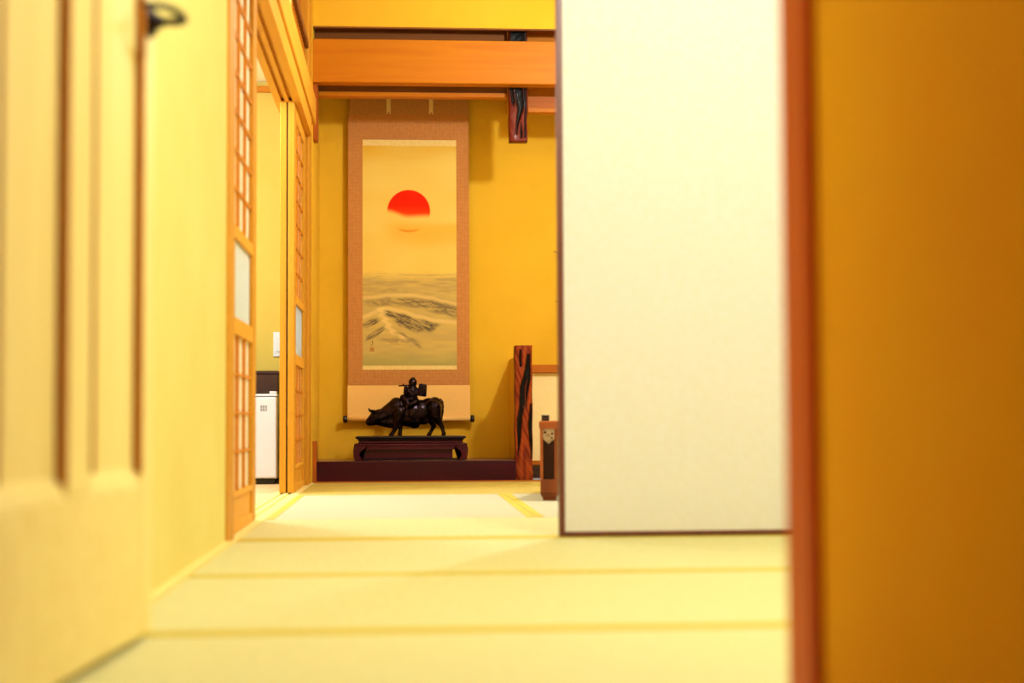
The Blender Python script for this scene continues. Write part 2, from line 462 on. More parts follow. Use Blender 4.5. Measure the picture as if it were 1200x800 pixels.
# small grey lettering block on the door, two short rows of strokes
for r_, (zz, n_) in enumerate(((.436, 3), (.418, 3))):
    bm = bmesh.new()
    for k in range(n_):
        x = .155 + k * .0135
        bm_box(bm, x, x + .010, -.2332, -.2322, zz + .010, zz + .013)
        bm_box(bm, x, x + .010, -.2332, -.2322, zz, zz + .003)
        bm_box(bm, x, x + .002, -.2332, -.2322, zz, zz + .010)
        if k != 1: bm_box(bm, x + .007, x + .009, -.2332, -.2322, zz, zz + .010)
        else: bm_box(bm, x + .0035, x + .0055, -.2332, -.2322, zz, zz + .010)
    o = obj('lettering', bm, noise_mat('grey_lettering', rgb(110, 100, 92), rgb(120, 110, 100), 50, bs=0), lg); o['label'] = 'small grey lettering on the fridge door'
bx = thing('storage_box', 'dark brown lacquered box standing on top of the white fridge', 'box', (-.955, 9.16, .514))
box('body', (-.245, .243, -.15, .14, 0, .118), M['darkbox'], bx, .004)
box('lid', (-.249, .247, -.154, .144, .118, .136), M['darkbox'], bx, .004)
sw_ = thing('wall_switch', 'white switch plate on the yellow wall above the fridge', 'switch', (-.735, 9.36, .745))
box('plate', (-.035, .035, -.010, 0, 0, .150), M['white'], sw_, .003)
box('rocker', (-.018, .018, -.015, -.010, .03, .12), M['white'], sw_, .002)

# ================================================================ FAR ROOM SHELL, ALCOVE
struct(box('wall_right', (3.1, 3.2, 1.77, 9.8, 0, 2.95), M['plaster']), 'ochre right wall of the two matted rooms', 'wall')
struct(box('ceiling', (-.52, 3.1, 1.87, 4.75, 2.75, 2.8), M['cream']), 'pale ceiling of the near matted room', 'ceiling')
struct(box('ceiling', (-.62, 3.1, 4.75, 9.8, 2.95, 3.0), M['cream']), 'pale ceiling of the far matted room', 'ceiling')
struct(box('wall_front', (1.40, 3.1, 4.75, 4.84, 0, 2.03), M['plaster']), 'ochre wall between the rooms, right of the white panel', 'wall')
struct(box('wall_front', (-.52, 3.1, 4.75, 4.84, 2.03, 2.95), M['plaster']), 'ochre wall between the rooms above the opening', 'wall')
struct(boxes('trim_11', [(-.52, 1.40, 4.72, 4.735, 1.96, 2.03), (-.52, 1.40, 4.775, 4.85, 1.96, 2.03), (-.52, 1.40, 4.735, 4.775, 1.975, 2.03)], M['hin_x']),
       'grooved head rail over the white sliding panel', 'head rail')

# back wall and alcove
struct(box('wall_back', (-.62, 3.1, 9.72, 9.82, 0, 2.95), M['plaster_far']), 'golden plaster wall at the back of the alcove behind the hanging scroll', 'wall')
struct(box('wall_left', (-.62, -.513, 8.90, 9.72, 0, 2.95), M['plaster_far']), 'golden plaster side of the alcove left of the scroll', 'wall')
struct(box('wall_front', (-.512, 3.1, 8.985, 9.010, 2.675, 2.95), M['plaster_far']), 'golden plaster band above the alcove beam', 'wall')
struct(box('trim_12', (-.512, 3.1, 8.984, 9.012, 2.666, 2.675), M['darkboard']), 'thin wood edge under the plaster band', 'trim')
struct(box('trim_13', (-.515, 3.1, 8.96, 9.06, 2.338, 2.594), M['hin_x'], None, .004), 'wide pale wooden beam across the top of the alcove', 'beam')
struct(box('wall_front', (-.512, .640, 9.145, 9.19, 2.300, 2.95), M['darkboard']), 'brown board behind the beam over the alcove', 'board')
struct(box('trim_14', (-.512, .640, 9.130, 9.205, 2.292, 2.318), M['hin_x'], None, .002), 'slim pale lip under the board over the alcove', 'trim')
struct(box('wall_front', (.77, 3.1, 9.22, 9.27, 2.317, 2.95), M['hin_x']), 'orange board above the bay right of the alcove', 'board')
struct(box('trim_21', (.77, 3.1, 9.205, 9.28, 2.246, 2.317), M['red_x']), 'reddish rail over the bay right of the upper burl post', 'rail')
struct(box('trim_15', (.77, 3.1, 9.20, 9.285, 2.220, 2.246), M['hin_x'], None, .002), 'slim pale lip over the bay right of the alcove', 'trim')
struct(box('trim_16', (-.513, -.488, 9.0, 9.12, 2.005, 2.338), M['red_z'], None, .002), 'short reddish half post hanging at upper left of the alcove', 'post')
struct(box('trim_17', (-.513, -.490, 9.0, 9.12, 0, .240), M['red_z'], None, .002), 'short reddish half post standing at lower left of the alcove', 'post')
struct(box('wall_right', (.685, .745, 9.16, 9.72, .12, .737), M['plaster_far']), 'low plaster partition behind the standing burl post', 'wall')
struct(box('wall_right', (.675, .735, 9.16, 9.72, 2.30, 2.95), M['plaster_far']), 'plaster partition hanging behind the upper burl post', 'wall')
tk = box('trim_18', (-.490, .672, 8.999, 9.10, 0, .121), M['lacq'], None, .004, 2)
struct(tk, 'dark red lacquered sill beam along the front of the alcove', 'sill')
struct(box('floor', (-.513, .685, 9.10, 9.72, 0, .1185), noise_mat('alcove_board', rgb(110, 74, 56), rgb(138, 96, 72), 20, (1, 8, 1), .3)), 'raised board floor of the alcove carrying the stand', 'floor')


# ---- burl posts (hollow-streaked ornamental wood)
def burl(name, label, x0, x1, y0, y1, z0, z1, holes, notch=None, top=True):
    """front faces pressed in along dark hollows; holes: (list of (u,z,w)) centre lines in 0..1 width and metres"""
    nx, nz = 22, max(30, int((z1 - z0) / .0045))
    bm = bmesh.new(); lay = bm.loops.layers.float_color.new('pigment')
    g = []
    cols = {}

    def hole(u, z):
        d = 0
        for line in holes:
            for (ua, za, wa), (ub, zb_, wb) in zip(line, line[1:]):
                if min(za, zb_) - .012 <= z <= max(za, zb_) + .012:
                    t = 0 if zb_ == za else min(1, max(0, (z - za) / (zb_ - za)))
                    w = wa + (wb - wa) * t; uc = ua + (ub - ua) * t
                    fall = 1
                    if w > 0: d = max(d, min(1, max(0, 1.35 - abs(u - uc) / w)))
        return d
    for j in range(nz + 1):
        row = []
        for i in range(nx + 1):
            u = i / nx; z = z0 + (z1 - z0) * j / nz
            wob = .0016 * math.sin(z * 31 + 1.3)
            h = hole(u, z)
            x = x0 + (x1 - x0) * u + wob * (1 if u < .5 else .7)
            y = y0 + .012 * h + .0010 * math.sin(z * 60 + u * 9) + .0006 * math.sin(z * 133 - u * 14) + .006 * (abs(u - .5) * 2) ** 6
            zz = z
            v = bm.verts.new((x, y, zz)); row.append(v)
            s = .5 + .5 * math.sin(z * 42 + 5 * math.sin(u * 5 + z * 9) + u * 4)
            r1 = lin(rgb(100, 26, 10)); r2 = lin(rgb(172, 74, 24)) if z0 < 1 else lin(rgb(120, 44, 22))
            s2 = s * .55 + .2 * (math.sin(z * 130 + u * 21) * .5 + .5)
            c = [r1[k] + (r2[k] - r1[k]) * s2 for k in range(3)]
            hk = min(1, h * 1.6); k0 = lin(rgb(4, 1, 3))
            cols[v] = tuple(c[k] * (1 - hk) + k0[k] * hk for k in range(3)) + (1,)
        g.append(row)
    for j in range(nz):
        for i in range(nx): bm.faces.new((g[j][i], g[j][i + 1], g[j + 1][i + 1], g[j + 1][i]))
    # back, sides, ends
    bl = [bm.verts.new((r[0].co.x, y1, r[0].co.z)) for r in g]; br = [bm.verts.new((r[-1].co.x, y1, r[-1].co.z)) for r in g]
    side = lin(rgb(120, 44, 16))
    for v in bl + br: cols[v] = side
    for j in range(nz):
        bm.faces.new((bl[j], g[j][0], g[j + 1][0], bl[j + 1])); bm.faces.new((g[j][-1], br[j], br[j + 1], g[j + 1][-1]))
        bm.faces.new((br[j], bl[j], bl[j + 1], br[j + 1]))
    bm.faces.new([bl[0], br[0]] + g[0][::-1]); bm.faces.new([br[-1], bl[-1]] + g[-1])
    for f in bm.faces:
        for l in f.loops: l[lay] = cols[l.vert]
    o = obj(name, bm, attr_mat('burl_wood', 'pigment', .5, .15, .05), None, True)
    struct(o, label, 'post')
    return o


burl('trim_19', 'standing burl wood post with black hollows, right end of the alcove sill', .672, .773, 9.03, 9.155, 0, .797,
     [[(.30, .76, .06), (.32, .68, .07)], [(.78, .735, .10), (.72, .66, .16), (.42, .55, .14), (.36, .46, .13), (.24, .36, .16), (.22, .26, .11), (.14, .16, .02)],
      [(.80, .70, .10), (.80, .60, .10), (.66, .50, .06), (.62, .44, .03)], [(.90, .44, .06), (.86, .34, .12), (.88, .24, .10), (.93, .14, .03)],
      [(.55, .56, .03), (.52, .47, .05), (.50, .42, .02)]])
burl('trim_20', 'upper burl wood post hanging from the alcove beam, black hollows at the top', .647, .755, 9.065, 9.155, 2.018, 2.948,
     [[(.52, 2.33, .30), (.62, 2.25, .28), (.60, 2.20, .16), (.45, 2.12, .07), (.38, 2.07, .03)], [(.15, 2.33, .12), (.2, 2.26, .10), (.22, 2.23, .03)],
      [(.64, 2.12, .03), (.66, 2.07, .07), (.64, 2.045, .05)], [(.90, 2.33, .06), (.90, 2.15, .05), (.86, 2.05, .05)], [(.5, 2.7, .5), (.5, 2.36, .5)]])

# ---- low cupboard in the bay
cb = thing('low_cupboard', 'low built-in cupboard with cream sliding doors right of the burl post', 'cupboard', (.80, 9.34, 0))
box('top_board', (-.035, 2.30, -.02, .37, .642, .692), M['red_x'], cb, .003)
box('bottom_board', (-.035, 2.30, -.005, .37, .082, .108), M['red_x'], cb, .003)
box('side_board', (2.25, 2.30, 0, .37, .108, .642), M['red_z'], cb)
box('back_panel', (-.035, 2.25, .355, .37, .108, .642), M['darkboard'], cb)
for k in range(3):
    d = box('door', (-.034 + k * .76, .727 + k * .76, .008 + .014 * (k % 2), .018 + .014 * (k % 2), .109, .641), M['cup_paper'], cb)
    if k: box('finger_pull', (.03 + k * .76, .06 + k * .76, .006, .0085, .33, .41), M['darkbox'], d)
for k in range(2):
    box('plinth_slat', (-.035, 2.30, .01, .04, .008 + k * .036, .030 + k * .036), M['darkbox'], cb)
box('plinth_back', (-.035, 2.30, .05, .06, 0, .081), M['carve'], cb)

# ================================================================ HANGING SCROLL
SX0, SX1 = -.334, .433
SY = 9.668
scx = (SX0 + SX1) / 2


def fabric(name, c1, c2, c3, sc):
    m, N, L, b = newmat(name, .85, 0, .15)
    v = coords(N, L, (sc, sc, sc))
    ck = N.new('ShaderNodeTexVoronoi'); ck.inputs['Randomness'].default_value = .12; ck.inputs['Scale'].default_value = 1
    L.new(v, ck.inputs['Vector'])
    n = N.new('ShaderNodeTexNoise'); n.inputs['Scale'].default_value = 40; n.inputs['Detail'].default_value = 5
    L.new(coords(N, L), n.inputs['Vector'])
    base = ramp(N, L, n.outputs['Fac'], [(.35, lin(c1)), (.65, lin(c2))])
    fac = ramp(N, L, ck.outputs['Distance'], [(.12, (.55, .55, .55, 1)), (.36, (0, 0, 0, 1))])
    mx = N.new('ShaderNodeMix'); mx.data_type = 'RGBA'
    L.new(fac, mx.inputs[0]); L.new(base, mx.inputs[6]); mx.inputs[7].default_value = lin(c3)
    L.new(mx.outputs[2], b.inputs['Base Color'])
    bump(N, L, n.outputs['Fac'], b, .15, .001)
    return m


sl_ = thing('hanging_scroll', 'long hanging scroll with a red sun over grey waves, brown brocade mount', 'scroll', (scx, SY, 0))
hw = (SX1 - SX0) / 2
pat = fabric('brocade', rgb(189, 125, 68), rgb(198, 133, 73), rgb(208, 145, 82), 44)
plain = noise_mat('scroll_silk_top', rgb(181, 125, 63), rgb(195, 136, 72), 60, (1, 1, 1), .85, .1)
tan = noise_mat('scroll_silk_foot', rgb(246, 193, 108), rgb(253, 201, 120), 60, (1, 1, 6), .85, .1)
box('top_silk', (-hw + .012, hw - .004, -.0015, .0015, 2.290, 2.62), plain, sl_)
box('brocade_field', (-hw + .003, hw - .002, -.0025, .0010, .577, 2.290), pat, sl_)
box('foot_silk', (-hw, hw, -.0015, .0015, .362, .577), tan, sl_)
for x in (-.125, .143):
    b_ = box('hanging_ribbon', (x - .013, x + .013, -.005, -.003, 2.305, 2.60), M['ivory'], sl_)
    boxes('ribbon_tassel', [(x - .014, x - .006, -.006, -.003, 2.293, 2.305), (x + .006, x + .014, -.006, -.003, 2.293, 2.305)], M['ivory'], b_)
bm = bmesh.new(); tube(bm, [(-hw - .002, -.006, .366), (hw + .002, -.006, .366)], .014, 16)
obj('roller', bm, tan, sl_, True)
for s in (-1, 1):
    bm = bmesh.new(); tube(bm, [(s * (hw + .001), -.006, .366), (s * (hw + .004), -.006, .366), (s * (hw + .024), -.006, .366), (s * (hw + .027), -.006, .366)], [.014, .023, .023, .017], 18)
    obj('roller_knob', bm, M['roller'], sl_, True)
bm = bmesh.new(); tube(bm, [(-hw, -.004, 2.62), (hw, -.004, 2.62)], .011, 12); obj('top_rod', bm, M['roller'], sl_)
bm = bmesh.new(); tube(bm, [(-.12, -.002, 2.63), (0, .004, 2.76), (.12, -.002, 2.63)], .003, 6); obj('cord', bm, M['ivory'], sl_)
# picture, x -.2430...352 -> local, z .675...2.126
px0, px1 = -.240 - scx, .351 - scx
box('picture_strip', (px0, px1, -.0036, -.0026, 2.090, 2.128), M['ivory'], sl_)
box('picture_strip', (px0, px1, -.0036, -.0026, .675, .700), M['ivory'], sl_)


def smooth(a, b, x):
    t = min(1, max(0, (x - a) / (b - a))); return t * t * (3 - 2 * t)


def vnoise(x, y, seed=0):
    def h(i, j):
        n = math.sin(i * 127.1 + j * 311.7 + seed * 74.7) * 43758.5453; return n - math.floor(n)
    i, j = math.floor(x), math.floor(y); fx, fy = x - i, y - j
    fx = fx * fx * (3 - 2 * fx); fy = fy * fy * (3 - 2 * fy)
    return (h(i, j) * (1 - fx) + h(i + 1, j) * fx) * (1 - fy) + (h(i, j + 1) * (1 - fx) + h(i + 1, j + 1) * fx) * fy


def mixc(a, b, t): return tuple(a[k] * (1 - t) + b[k] * t for k in range(3))


GOLD, PALE, DEEP = lin(rgb(240, 202, 96)), lin(rgb(244, 217, 119)), lin(rgb(232, 181, 63))
RED, RED2 = lin(rgb(238, 36, 6)), lin(rgb(242, 64, 12))
GREY, DARK, GREEN, FOAM = lin(rgb(192, 162, 100)), lin(rgb(90, 78, 70)), lin(rgb(154, 154, 88)), lin(rgb(246, 212, 136))


def interp(pts, x):
    for (a, ya), (b, yb) in zip(pts, pts[1:]):
        if x <= b: return ya + (yb - ya) * smooth(a, b, x) if x >= a else ya
    return pts[-1][1]


def pic(px, py):
    """pigment of the picture; px 425..535, py 171..431, the print's own 110 x 260 layout"""
    t = (py - 171) / 260
    c = mixc(DEEP, GOLD, smooth(0, .10, t + .03 * (vnoise(px * .05, py * .2) - .5)))
    c = mixc(c, PALE, .5 * vnoise(px * .03, py * .06, 3))
    # lower cloud band, deeper gold under the sun
    c = mixc(c, lin(rgb(239, 176, 48)), .6 * smooth(258, 268, py) * (1 - smooth(276, 300, py)) * smooth(440, 470, px))
    # sun
    r = math.hypot(px - 479, py - 248.5)
    if r < 25.6:
        edge = 1 - smooth(24.6, 25.6, r)
        fade_y = 247.5 + 6 * smooth(455, 480, px) + .6 * math.sin(px * .11)
        vis = 1 - smooth(fade_y - 3, fade_y + 5, py)
        sc = mixc(RED, RED2, smooth(240, 253, py))
        c = mixc(c, sc, edge * vis)
        low = smooth(268.5, 271.5, py) * smooth(20, 24.5, r)
        c = mixc(c, lin(rgb(232, 130, 28)), low * .75 * edge)
    # sea: crests as curves in layout pixels
    sea = smooth(318, 334, py)
    c = mixc(c, GREY, sea * (.55 + .3 * vnoise(px * .06, py * .25, 5)))
    c = mixc(c, mixc(GREY, DARK, .40), .5 * smooth(.35, .8, .6 * vnoise(px * .05, py * .5, 11) + .4 * vnoise(px * .16, py * 1.3, 12)) * smooth(318, 326, py) * (1 - smooth(344, 350, py)))
    # far roller
    def stroke(u, v, sc=1.0, seed=0, slope=.35):
        a = vnoise((u * .13) * sc, (v - slope * u) * .95 * sc, seed); b = vnoise(u * .4, (v - slope * u) * 1.9, seed + 1)
        return smooth(.30, .66, a * .6 + b * .4)
    top1 = interp([(425, 353), (440, 352), (455, 350), (480, 350), (505, 353), (520, 357), (535, 360)], px)
    bot1 = interp([(425, 362), (445, 362), (460, 361), (490, 365), (515, 371), (535, 376)], px)
    if top1 - 4 < py < bot1 + 3:
        k = smooth(top1 - 1, top1 + 3, py) * (1 - smooth(bot1 - 5, bot1 + 2, py))
        c = mixc(c, DARK, .72 * k * (.25 + .75 * stroke(px, py, .9, 21, .18)) * smooth(425, 450, px + 8))
        c = mixc(c, FOAM, .42 * (1 - smooth(0, 3.4, abs(py - top1 + 2))))
    # near roller, right flank
    crest = interp([(425, 374), (440, 368), (452, 363.5), (470, 367), (490, 373), (510, 378), (535, 380)], px)
    if py > crest - 3:
        c = mixc(c, FOAM, .55 * (1 - smooth(0, 4.5, abs(py - crest))))
    d = py - crest
    if 444 < px < 522 and 2 < d < 34:
        low = interp([(444, 4), (456, 12), (470, 20), (486, 22), (500, 18), (522, 6)], px)
        k = smooth(1.5, 4, d) * (1 - smooth(low - 5, low, d)) * smooth(443, 449, px) * (1 - smooth(505, 523, px))
        c = mixc(c, DARK, .92 * k * (.25 + .75 * stroke(px, py, 1, 33, .45)))
    if 460 < px < 497:
        a2 = interp([(460, 390), (470, 391), (480, 397), (497, 407)], px)
        k = smooth(a2, a2 + 2, py) * (1 - smooth(a2 + 3, a2 + 9, py)) * smooth(458, 462, px) * (1 - smooth(488, 497, px))
        c = mixc(c, DARK, .6 * k * stroke(px, py, 1, 44, .55))
    # left troughs
    k = 1 - smooth(.6, 1.05, math.hypot((px - 434) / 12.5, (py - 381 + .34 * (px - 434)) / 4.6))
    c = mixc(c, DARK, .9 * k * (.35 + .65 * stroke(px, py, 1, 55, -.4)))
    k = 1 - smooth(.6, 1.05, math.hypot((px - 440) / 13.5, (py - 393 + .62 * (px - 440)) / 5.0))
    c = mixc(c, DARK, .85 * k * (.3 + .7 * stroke(px, py, 1, 66, -.6)))
    # foam ridge down from the crest
    ridge = interp([(363, 446), (372, 448), (380, 453), (388, 457), (394, 463), (400, 474), (406, 484)], py)
    if 362 < py < 408: c = mixc(c, FOAM, .62 * (1 - smooth(1.0, 6, abs(px - ridge + 2 * math.sin(py * .9)))) * (1 - smooth(398, 408, py)))
    k = smooth(397, 401, py) * (1 - smooth(403, 409, py)) * smooth(440, 452, px) * (1 - smooth(480, 500, px))
    c = mixc(c, DARK, .45 * k * stroke(px, py, 1, 77, .1))
    # green foot
    c = mixc(c, GREEN, .55 * smooth(408, 431, py + 6 * (vnoise(px * .04, py * .1, 8) - .5)))
    # signature and seal
    for a, b, e, f in ((435.5, 402, 437, 403.2), (436.2, 402.5, 436.9, 406), (434.8, 406, 436.4, 406.8), (434.5, 407, 435.3, 407.8)):
        if a <= px <= e and b <= py <= f: c = mixc(c, lin(rgb(58, 36, 24)), .8)
    if 433.6 < px < 438 and 409.5 < py < 414:
        c = mixc(c, lin(rgb(168, 64, 28)), .75 if (int((px - 433.6) * 1.4) + int((py - 409.5) * 1.4)) % 2 == 0 else .35)
    return c + (1,)


NX, NZ = 170, 380
bm = bmesh.new(); lay = bm.loops.layers.float_color.new('pigment'); g = []; cc = {}
for j in range(NZ + 1):
    row = []
    for i in range(NX + 1):
        u, w = i / NX, j / NZ
        v = bm.verts.new((px0 + (px1 - px0) * u, -.0032, .700 + (2.090 - .700) * w)); row.append(v)
        cc[v] = pic(425 + 110 * u, 431 - 260 * w)
    g.append(row)
for j in range(NZ):
    for i in range(NX):
        f = bm.faces.new((g[j][i], g[j][i + 1], g[j + 1][i + 1], g[j + 1][i]))
        for l in f.loops: l[lay] = cc[l.vert]
pc = obj('picture', bm, attr_mat('scroll_pigment', 'pigment', .85, .1), sl_)
pc['label'] = 'painting of a red sun above grey waves'

# ================================================================ DISPLAY STAND
YC = 9.36
st = thing('display_stand', 'low rosewood stand with curled feet carrying the bronze ox', 'stand', (.058, YC, .121))
box('top_board', (-.330, .330, -.150, .150, .128, .142), M['stand_dark'], st, .005, 2)
box('tray_rim', (-.318, .318, -.138, .138, .118, .128), M['stand_dark'], st, .003)
box('waist', (-.312, .312, -.130, .130, .098, .118), M['stand'], st, .004)
box('shoulder', (-.338, .338, -.150, .150, .083, .098), M['stand'], st, .006, 3)


def stand_leg(sx, sy):
    bm = bmesh.new()
    prof = [(.338, .085), (.343, .060), (.340, .030), (.336, .010), (.334, 0), (.288, 0), (.284, .010), (.296, .016), (.306, .030), (.300, .050), (.282, .064), (.262, .070), (.262, .085)]
    f1 = [bm.verts.new((sx * x, sy * .152, z)) for x, z in prof]; f2 = [bm.verts.new((sx * x, sy * .118, z)) for x, z in prof]
    n = len(prof)
    for k in range(n): bm.faces.new((f1[k], f1[(k + 1) % n], f2[(k + 1) % n], f2[k]))
    bm.faces.new(f1); bm.faces.new(f2[::-1])
    bmesh.ops.triangulate(bm, faces=[f for f in bm.faces if len(f.verts) > 4])
    obj('leg', bm, M['stand'], st)


for sx in (-1, 1):
    for sy in (-1, 1): stand_leg(sx, sy)
box('apron', (-.262, .262, -.151, -.139, .062, .084), M['stand'], st, .002)
box('apron', (-.262, .262, .139, .151, .062, .084), M['stand'], st, .002)
for s in (-1, 1): box('side_apron', (s * .326 if s < 0 else .314, -.314 if s < 0 else .326, -.118, .118, .062, .084), M['stand'], st, .002)
box('inner_panel', (-.300, .250, -.126, -.116, .010, .063), M['stand'], st)
box('base_rail', (-.288, .288, -.140, -.118, .0, .011), M['stand_dark'], st)


# ================================================================ BRONZE OX AND RIDER
def sph(bm, c, r, n=12):
    if not hasattr(r, '__len__'): r = (r, r, r)
    m = 7 if n < 16 else 12
    rings = []
    top = bm.verts.new((c[0], c[1], c[2] + r[2])); bot = bm.verts.new((c[0], c[1], c[2] - r[2]))
    for j in range(1, m):
        th = PI * j / m; st_, ct = math.sin(th), math.cos(th)
        rings.append([bm.verts.new((c[0] + r[0] * st_ * math.cos(2 * PI * k / n), c[1] + r[1] * st_ * math.sin(2 * PI * k / n), c[2] + r[2] * ct)) for k in range(n)])
    for k in range(n):
        k1 = (k + 1) % n
        bm.faces.new((top, rings[0][k], rings[0][k1])); bm.faces.new((bot, rings[-1][k1], rings[-1][k]))
        for a, b in zip(rings, rings[1:]): bm.faces.new((a[k], b[k], b[k1], a[k1]))


def chain(bm, pts, step=.25):
    """pts: (x,y,z,r) tapered limb made of close spheres, fused later"""
    for a, b in zip(pts, pts[1:]):
        L_ = math.dist(a[:3], b[:3]); n = max(2, int(L_ / (max(.002, min(a[3], b[3])) * step)))
        for k in range(n + 1):
            t = k / n; sph(bm, Vector(a[:3]).lerp(Vector(b[:3]), t), a[3] + (b[3] - a[3]) * t, 10)


def fuse(name, bm, m, parent, voxel, smooth_it=4):
    me = bpy.data.meshes.new('tmp'); bm.to_mesh(me); bm.free()
    o = bpy.data.objects.new('tmp', me); COL.objects.link(o)
    r = o.modifiers.new('r', 'REMESH'); r.mode = 'VOXEL'; r.voxel_size = voxel
    s = o.modifiers.new('s', 'SMOOTH'); s.factor = .5; s.iterations = smooth_it
    dg = bpy.context.evaluated_depsgraph_get(); dg.update()
    new = bpy.data.meshes.new_from_object(o.evaluated_get(dg))
    bpy.data.objects.remove(o); bpy.data.meshes.remove(me)
    new.name = name; new.materials.clear(); new.materials.append(m)
    for p in new.polygons: p.use_smooth = True
    q = bpy.data.objects.new(name, new); COL.objects.link(q); q.parent = parent
    return q


ox = thing('bronze_ox_statue', 'dark bronze statue of an ox with a flute-playing rider, on the rosewood stand', 'statue', (0, 0, 0))
K = .00078


def q(zx, zy, y=0): return ((zx - 533) * K + .053, YC + y, .263 + (537 - zy) * K)


def P(zx, zy, y, r): return q(zx, zy, y) + (r * K,)


ox.location = (0, 0, 0)
bm = bmesh.new()
# trunk: barrel, shoulder hump, rump
for zx, zy, rx, rz, ry in ((455, 330, 75, 88, 66), (500, 345, 80, 92, 74), (560, 350, 85, 96, 82), (620, 345, 80, 90, 80), (680, 325, 75, 84, 72), (728, 312, 68, 78, 66), (430, 300, 60, 64, 48),
                           (470, 400, 70, 62, 56), (420, 395, 58, 72, 46)):
    sph(bm, q(zx, zy), (rx * K, ry * K, rz * K), 20)
sph(bm, q(570, 448), (44 * K, 20 * K, 32 * K))
sph(bm, q(640, 405), (60 * K, 46 * K, 46 * K), 16)
# neck and dewlap
chain(bm, [P(430, 318, 0, 76), P(385, 345, 0, 68), P(340, 370, -.004, 58), P(305, 385, -.006, 50)])
chain(bm, [P(430, 425, 0, 56), P(375, 425, 0, 50), P(325, 420, -.004, 44), P(290, 418, -.005, 38)])
sph(bm, q(540, 392), (120 * K, 66 * K, 76 * K), 20)
# head
chain(bm, [P(305, 380, -.008, 56), P(275, 384, -.010, 52), P(254, 402, -.012, 45), P(230, 420, -.014, 36), P(217, 427, -.014, 29)])
chain(bm, [P(290, 405, -.008, 32), P(255, 430, -.012, 25), P(228, 440, -.014, 18)])
sph(bm, q(206, 425, -.014), (15 * K, 22 * K, 16 * K))
sph(bm, q(268, 352, -.038 + .012), (12 * K, 10 * K, 8 * K))
# front legs: near one reaching forward, far one upright
for y, pts in ((-.038, [(450, 350, 52), (440, 405, 38), (432, 450, 24), (418, 480, 19), (405, 505, 16), (395, 522, 18), (385, 530, 17)]),
               (.032, [(465, 380, 46), (462, 430, 28), (460, 470, 20), (458, 505, 17), (456, 525, 19)])):
    chain(bm, [P(a, b, y, r) for a, b, r in pts])
# hind legs
for y, pts in ((-.040, [(722, 320, 62), (735, 380, 46), (752, 420, 30), (772, 448, 21), (784, 470, 17), (790, 500, 15), (796, 518, 17), (794, 530, 18)]),
               (.034, [(705, 340, 58), (700, 400, 40), (712, 440, 25), (722, 458, 19), (708, 485, 15), (694, 510, 15), (682, 528, 18)])):
    chain(bm, [P(a, b, y, r) for a, b, r in pts])
# muscle masses on shoulder and haunch, hip bone
for a in ((455, 365, -.048, 34), (480, 330, -.052, 26), (715, 300, -.050, 34), (745, 345, -.046, 30), (690, 265, -.030, 22)):
    sph(bm, q(a[0], a[1], a[2]), a[3] * K)
# neck folds
for k in range(4):
    chain(bm, [P(352 + k * 22, 320 - k * 16, -.030 - .003 * k, 7), P(360 + k * 20, 365 - k * 8, -.042 - .003 * k, 8), P(362 + k * 20, 410 - k * 4, -.034, 7)])
body = fuse('body', bm, M['bronze'], ox, .0026, 3)
for v in body.data.vertices:
    if v.co.z < .2636: v.co.z = .2636
for s, nm in ((-1, 'near'), (1, 'far')):
    bm = bmesh.new()
    y0 = -.010 + s * .020
    tube(bm, [q(262, 350, y0), q(248, 345, y0 + s * .012), q(232, 342, y0 + s * .018), q(220, 334, y0 + s * .018), q(214, 320, y0 + s * .014)], [.012, .011, .009, .0065, .002], 10)
    obj('horn', bm, M['bronze'], ox, True)
    bm = bmesh.new()
    sph(bm, (0, 0, 0), (.017, .006, .010)); sph(bm, (.012, 0, 0), (.012, .004, .006))
    e = obj('ear', bm, M['bronze'], ox, True); e.location = q(298, 352, y0 + s * .018); e.rotation_euler = (s * .3, -.25, s * .5)
bm = bmesh.new()
tube(bm, [q(755, 262, 0), q(772, 256, 0), q(786, 275, 0), q(792, 310, -.004), q(790, 350, -.010), q(780, 390, -.014), q(776, 410, -.014), q(772, 432, -.012)],
     [.010, .0095, .008, .006, .0055, .007, .009, .002], 10)
obj('tail', bm, M['bronze'], ox, True)
# rider sits sideways on the withers, flute to the left, basket behind
rd = bpy.data.objects.new('rider', None); COL.objects.link(rd); rd.parent = ox
bm = bmesh.new()
chain(bm, [P(548, 262, -.016, 52), P(545, 225, -.014, 48), P(548, 192, -.012, 46), P(552, 170, -.012, 38), P(556, 150, -.014, 18)])
sph(bm, q(556, 121, -.018), (34 * K, 34 * K, 36 * K), 16)                         # head
sph(bm, q(548, 130, -.018 - 33 * K), (5 * K, 6 * K, 6 * K)); sph(bm, q(584, 122, -.02), (5 * K, 8 * K, 9 * K)); sph(bm, q(552, 143, -.018 - 28 * K), (10 * K, 5 * K, 4 * K))
sph(bm, q(558, 92, -.010), (20 * K, 22 * K, 12 * K))
chain(bm, [P(518, 180, -.022, 26), P(504, 204, -.040, 22), P(500, 178, -.052, 16), P(500, 152, -.056, 12)])   # arm to the flute
chain(bm, [P(582, 180, -.020, 20), P(588, 212, -.036, 16), P(552, 218, -.058, 12), P(524, 190, -.062, 10), P(512, 160, -.060, 9)])
chain(bm, [P(540, 255, -.030, 34), P(505, 262, -.056, 26), P(520, 300, -.074, 18), P(505, 318, -.078, 13)])   # legs over the side
chain(bm, [P(565, 255, -.030, 32), P(585, 268, -.058, 24), P(550, 285, -.080, 17), P(530, 300, -.084, 12)])
chain(bm, [P(480, 240, -.02, 26), P(510, 235, -.02, 24)])
fuse('figure', bm, M['bronze'], rd, .0022, 2)
bm = bmesh.new(); tube(bm, [q(446, 149, -.050), q(545, 143, -.052)], .0042, 10)
tube(bm, [q(480, 134, -.050), q(486, 143, -.051)], .004, 8)
obj('flute', bm, M['bronze'], rd, True)
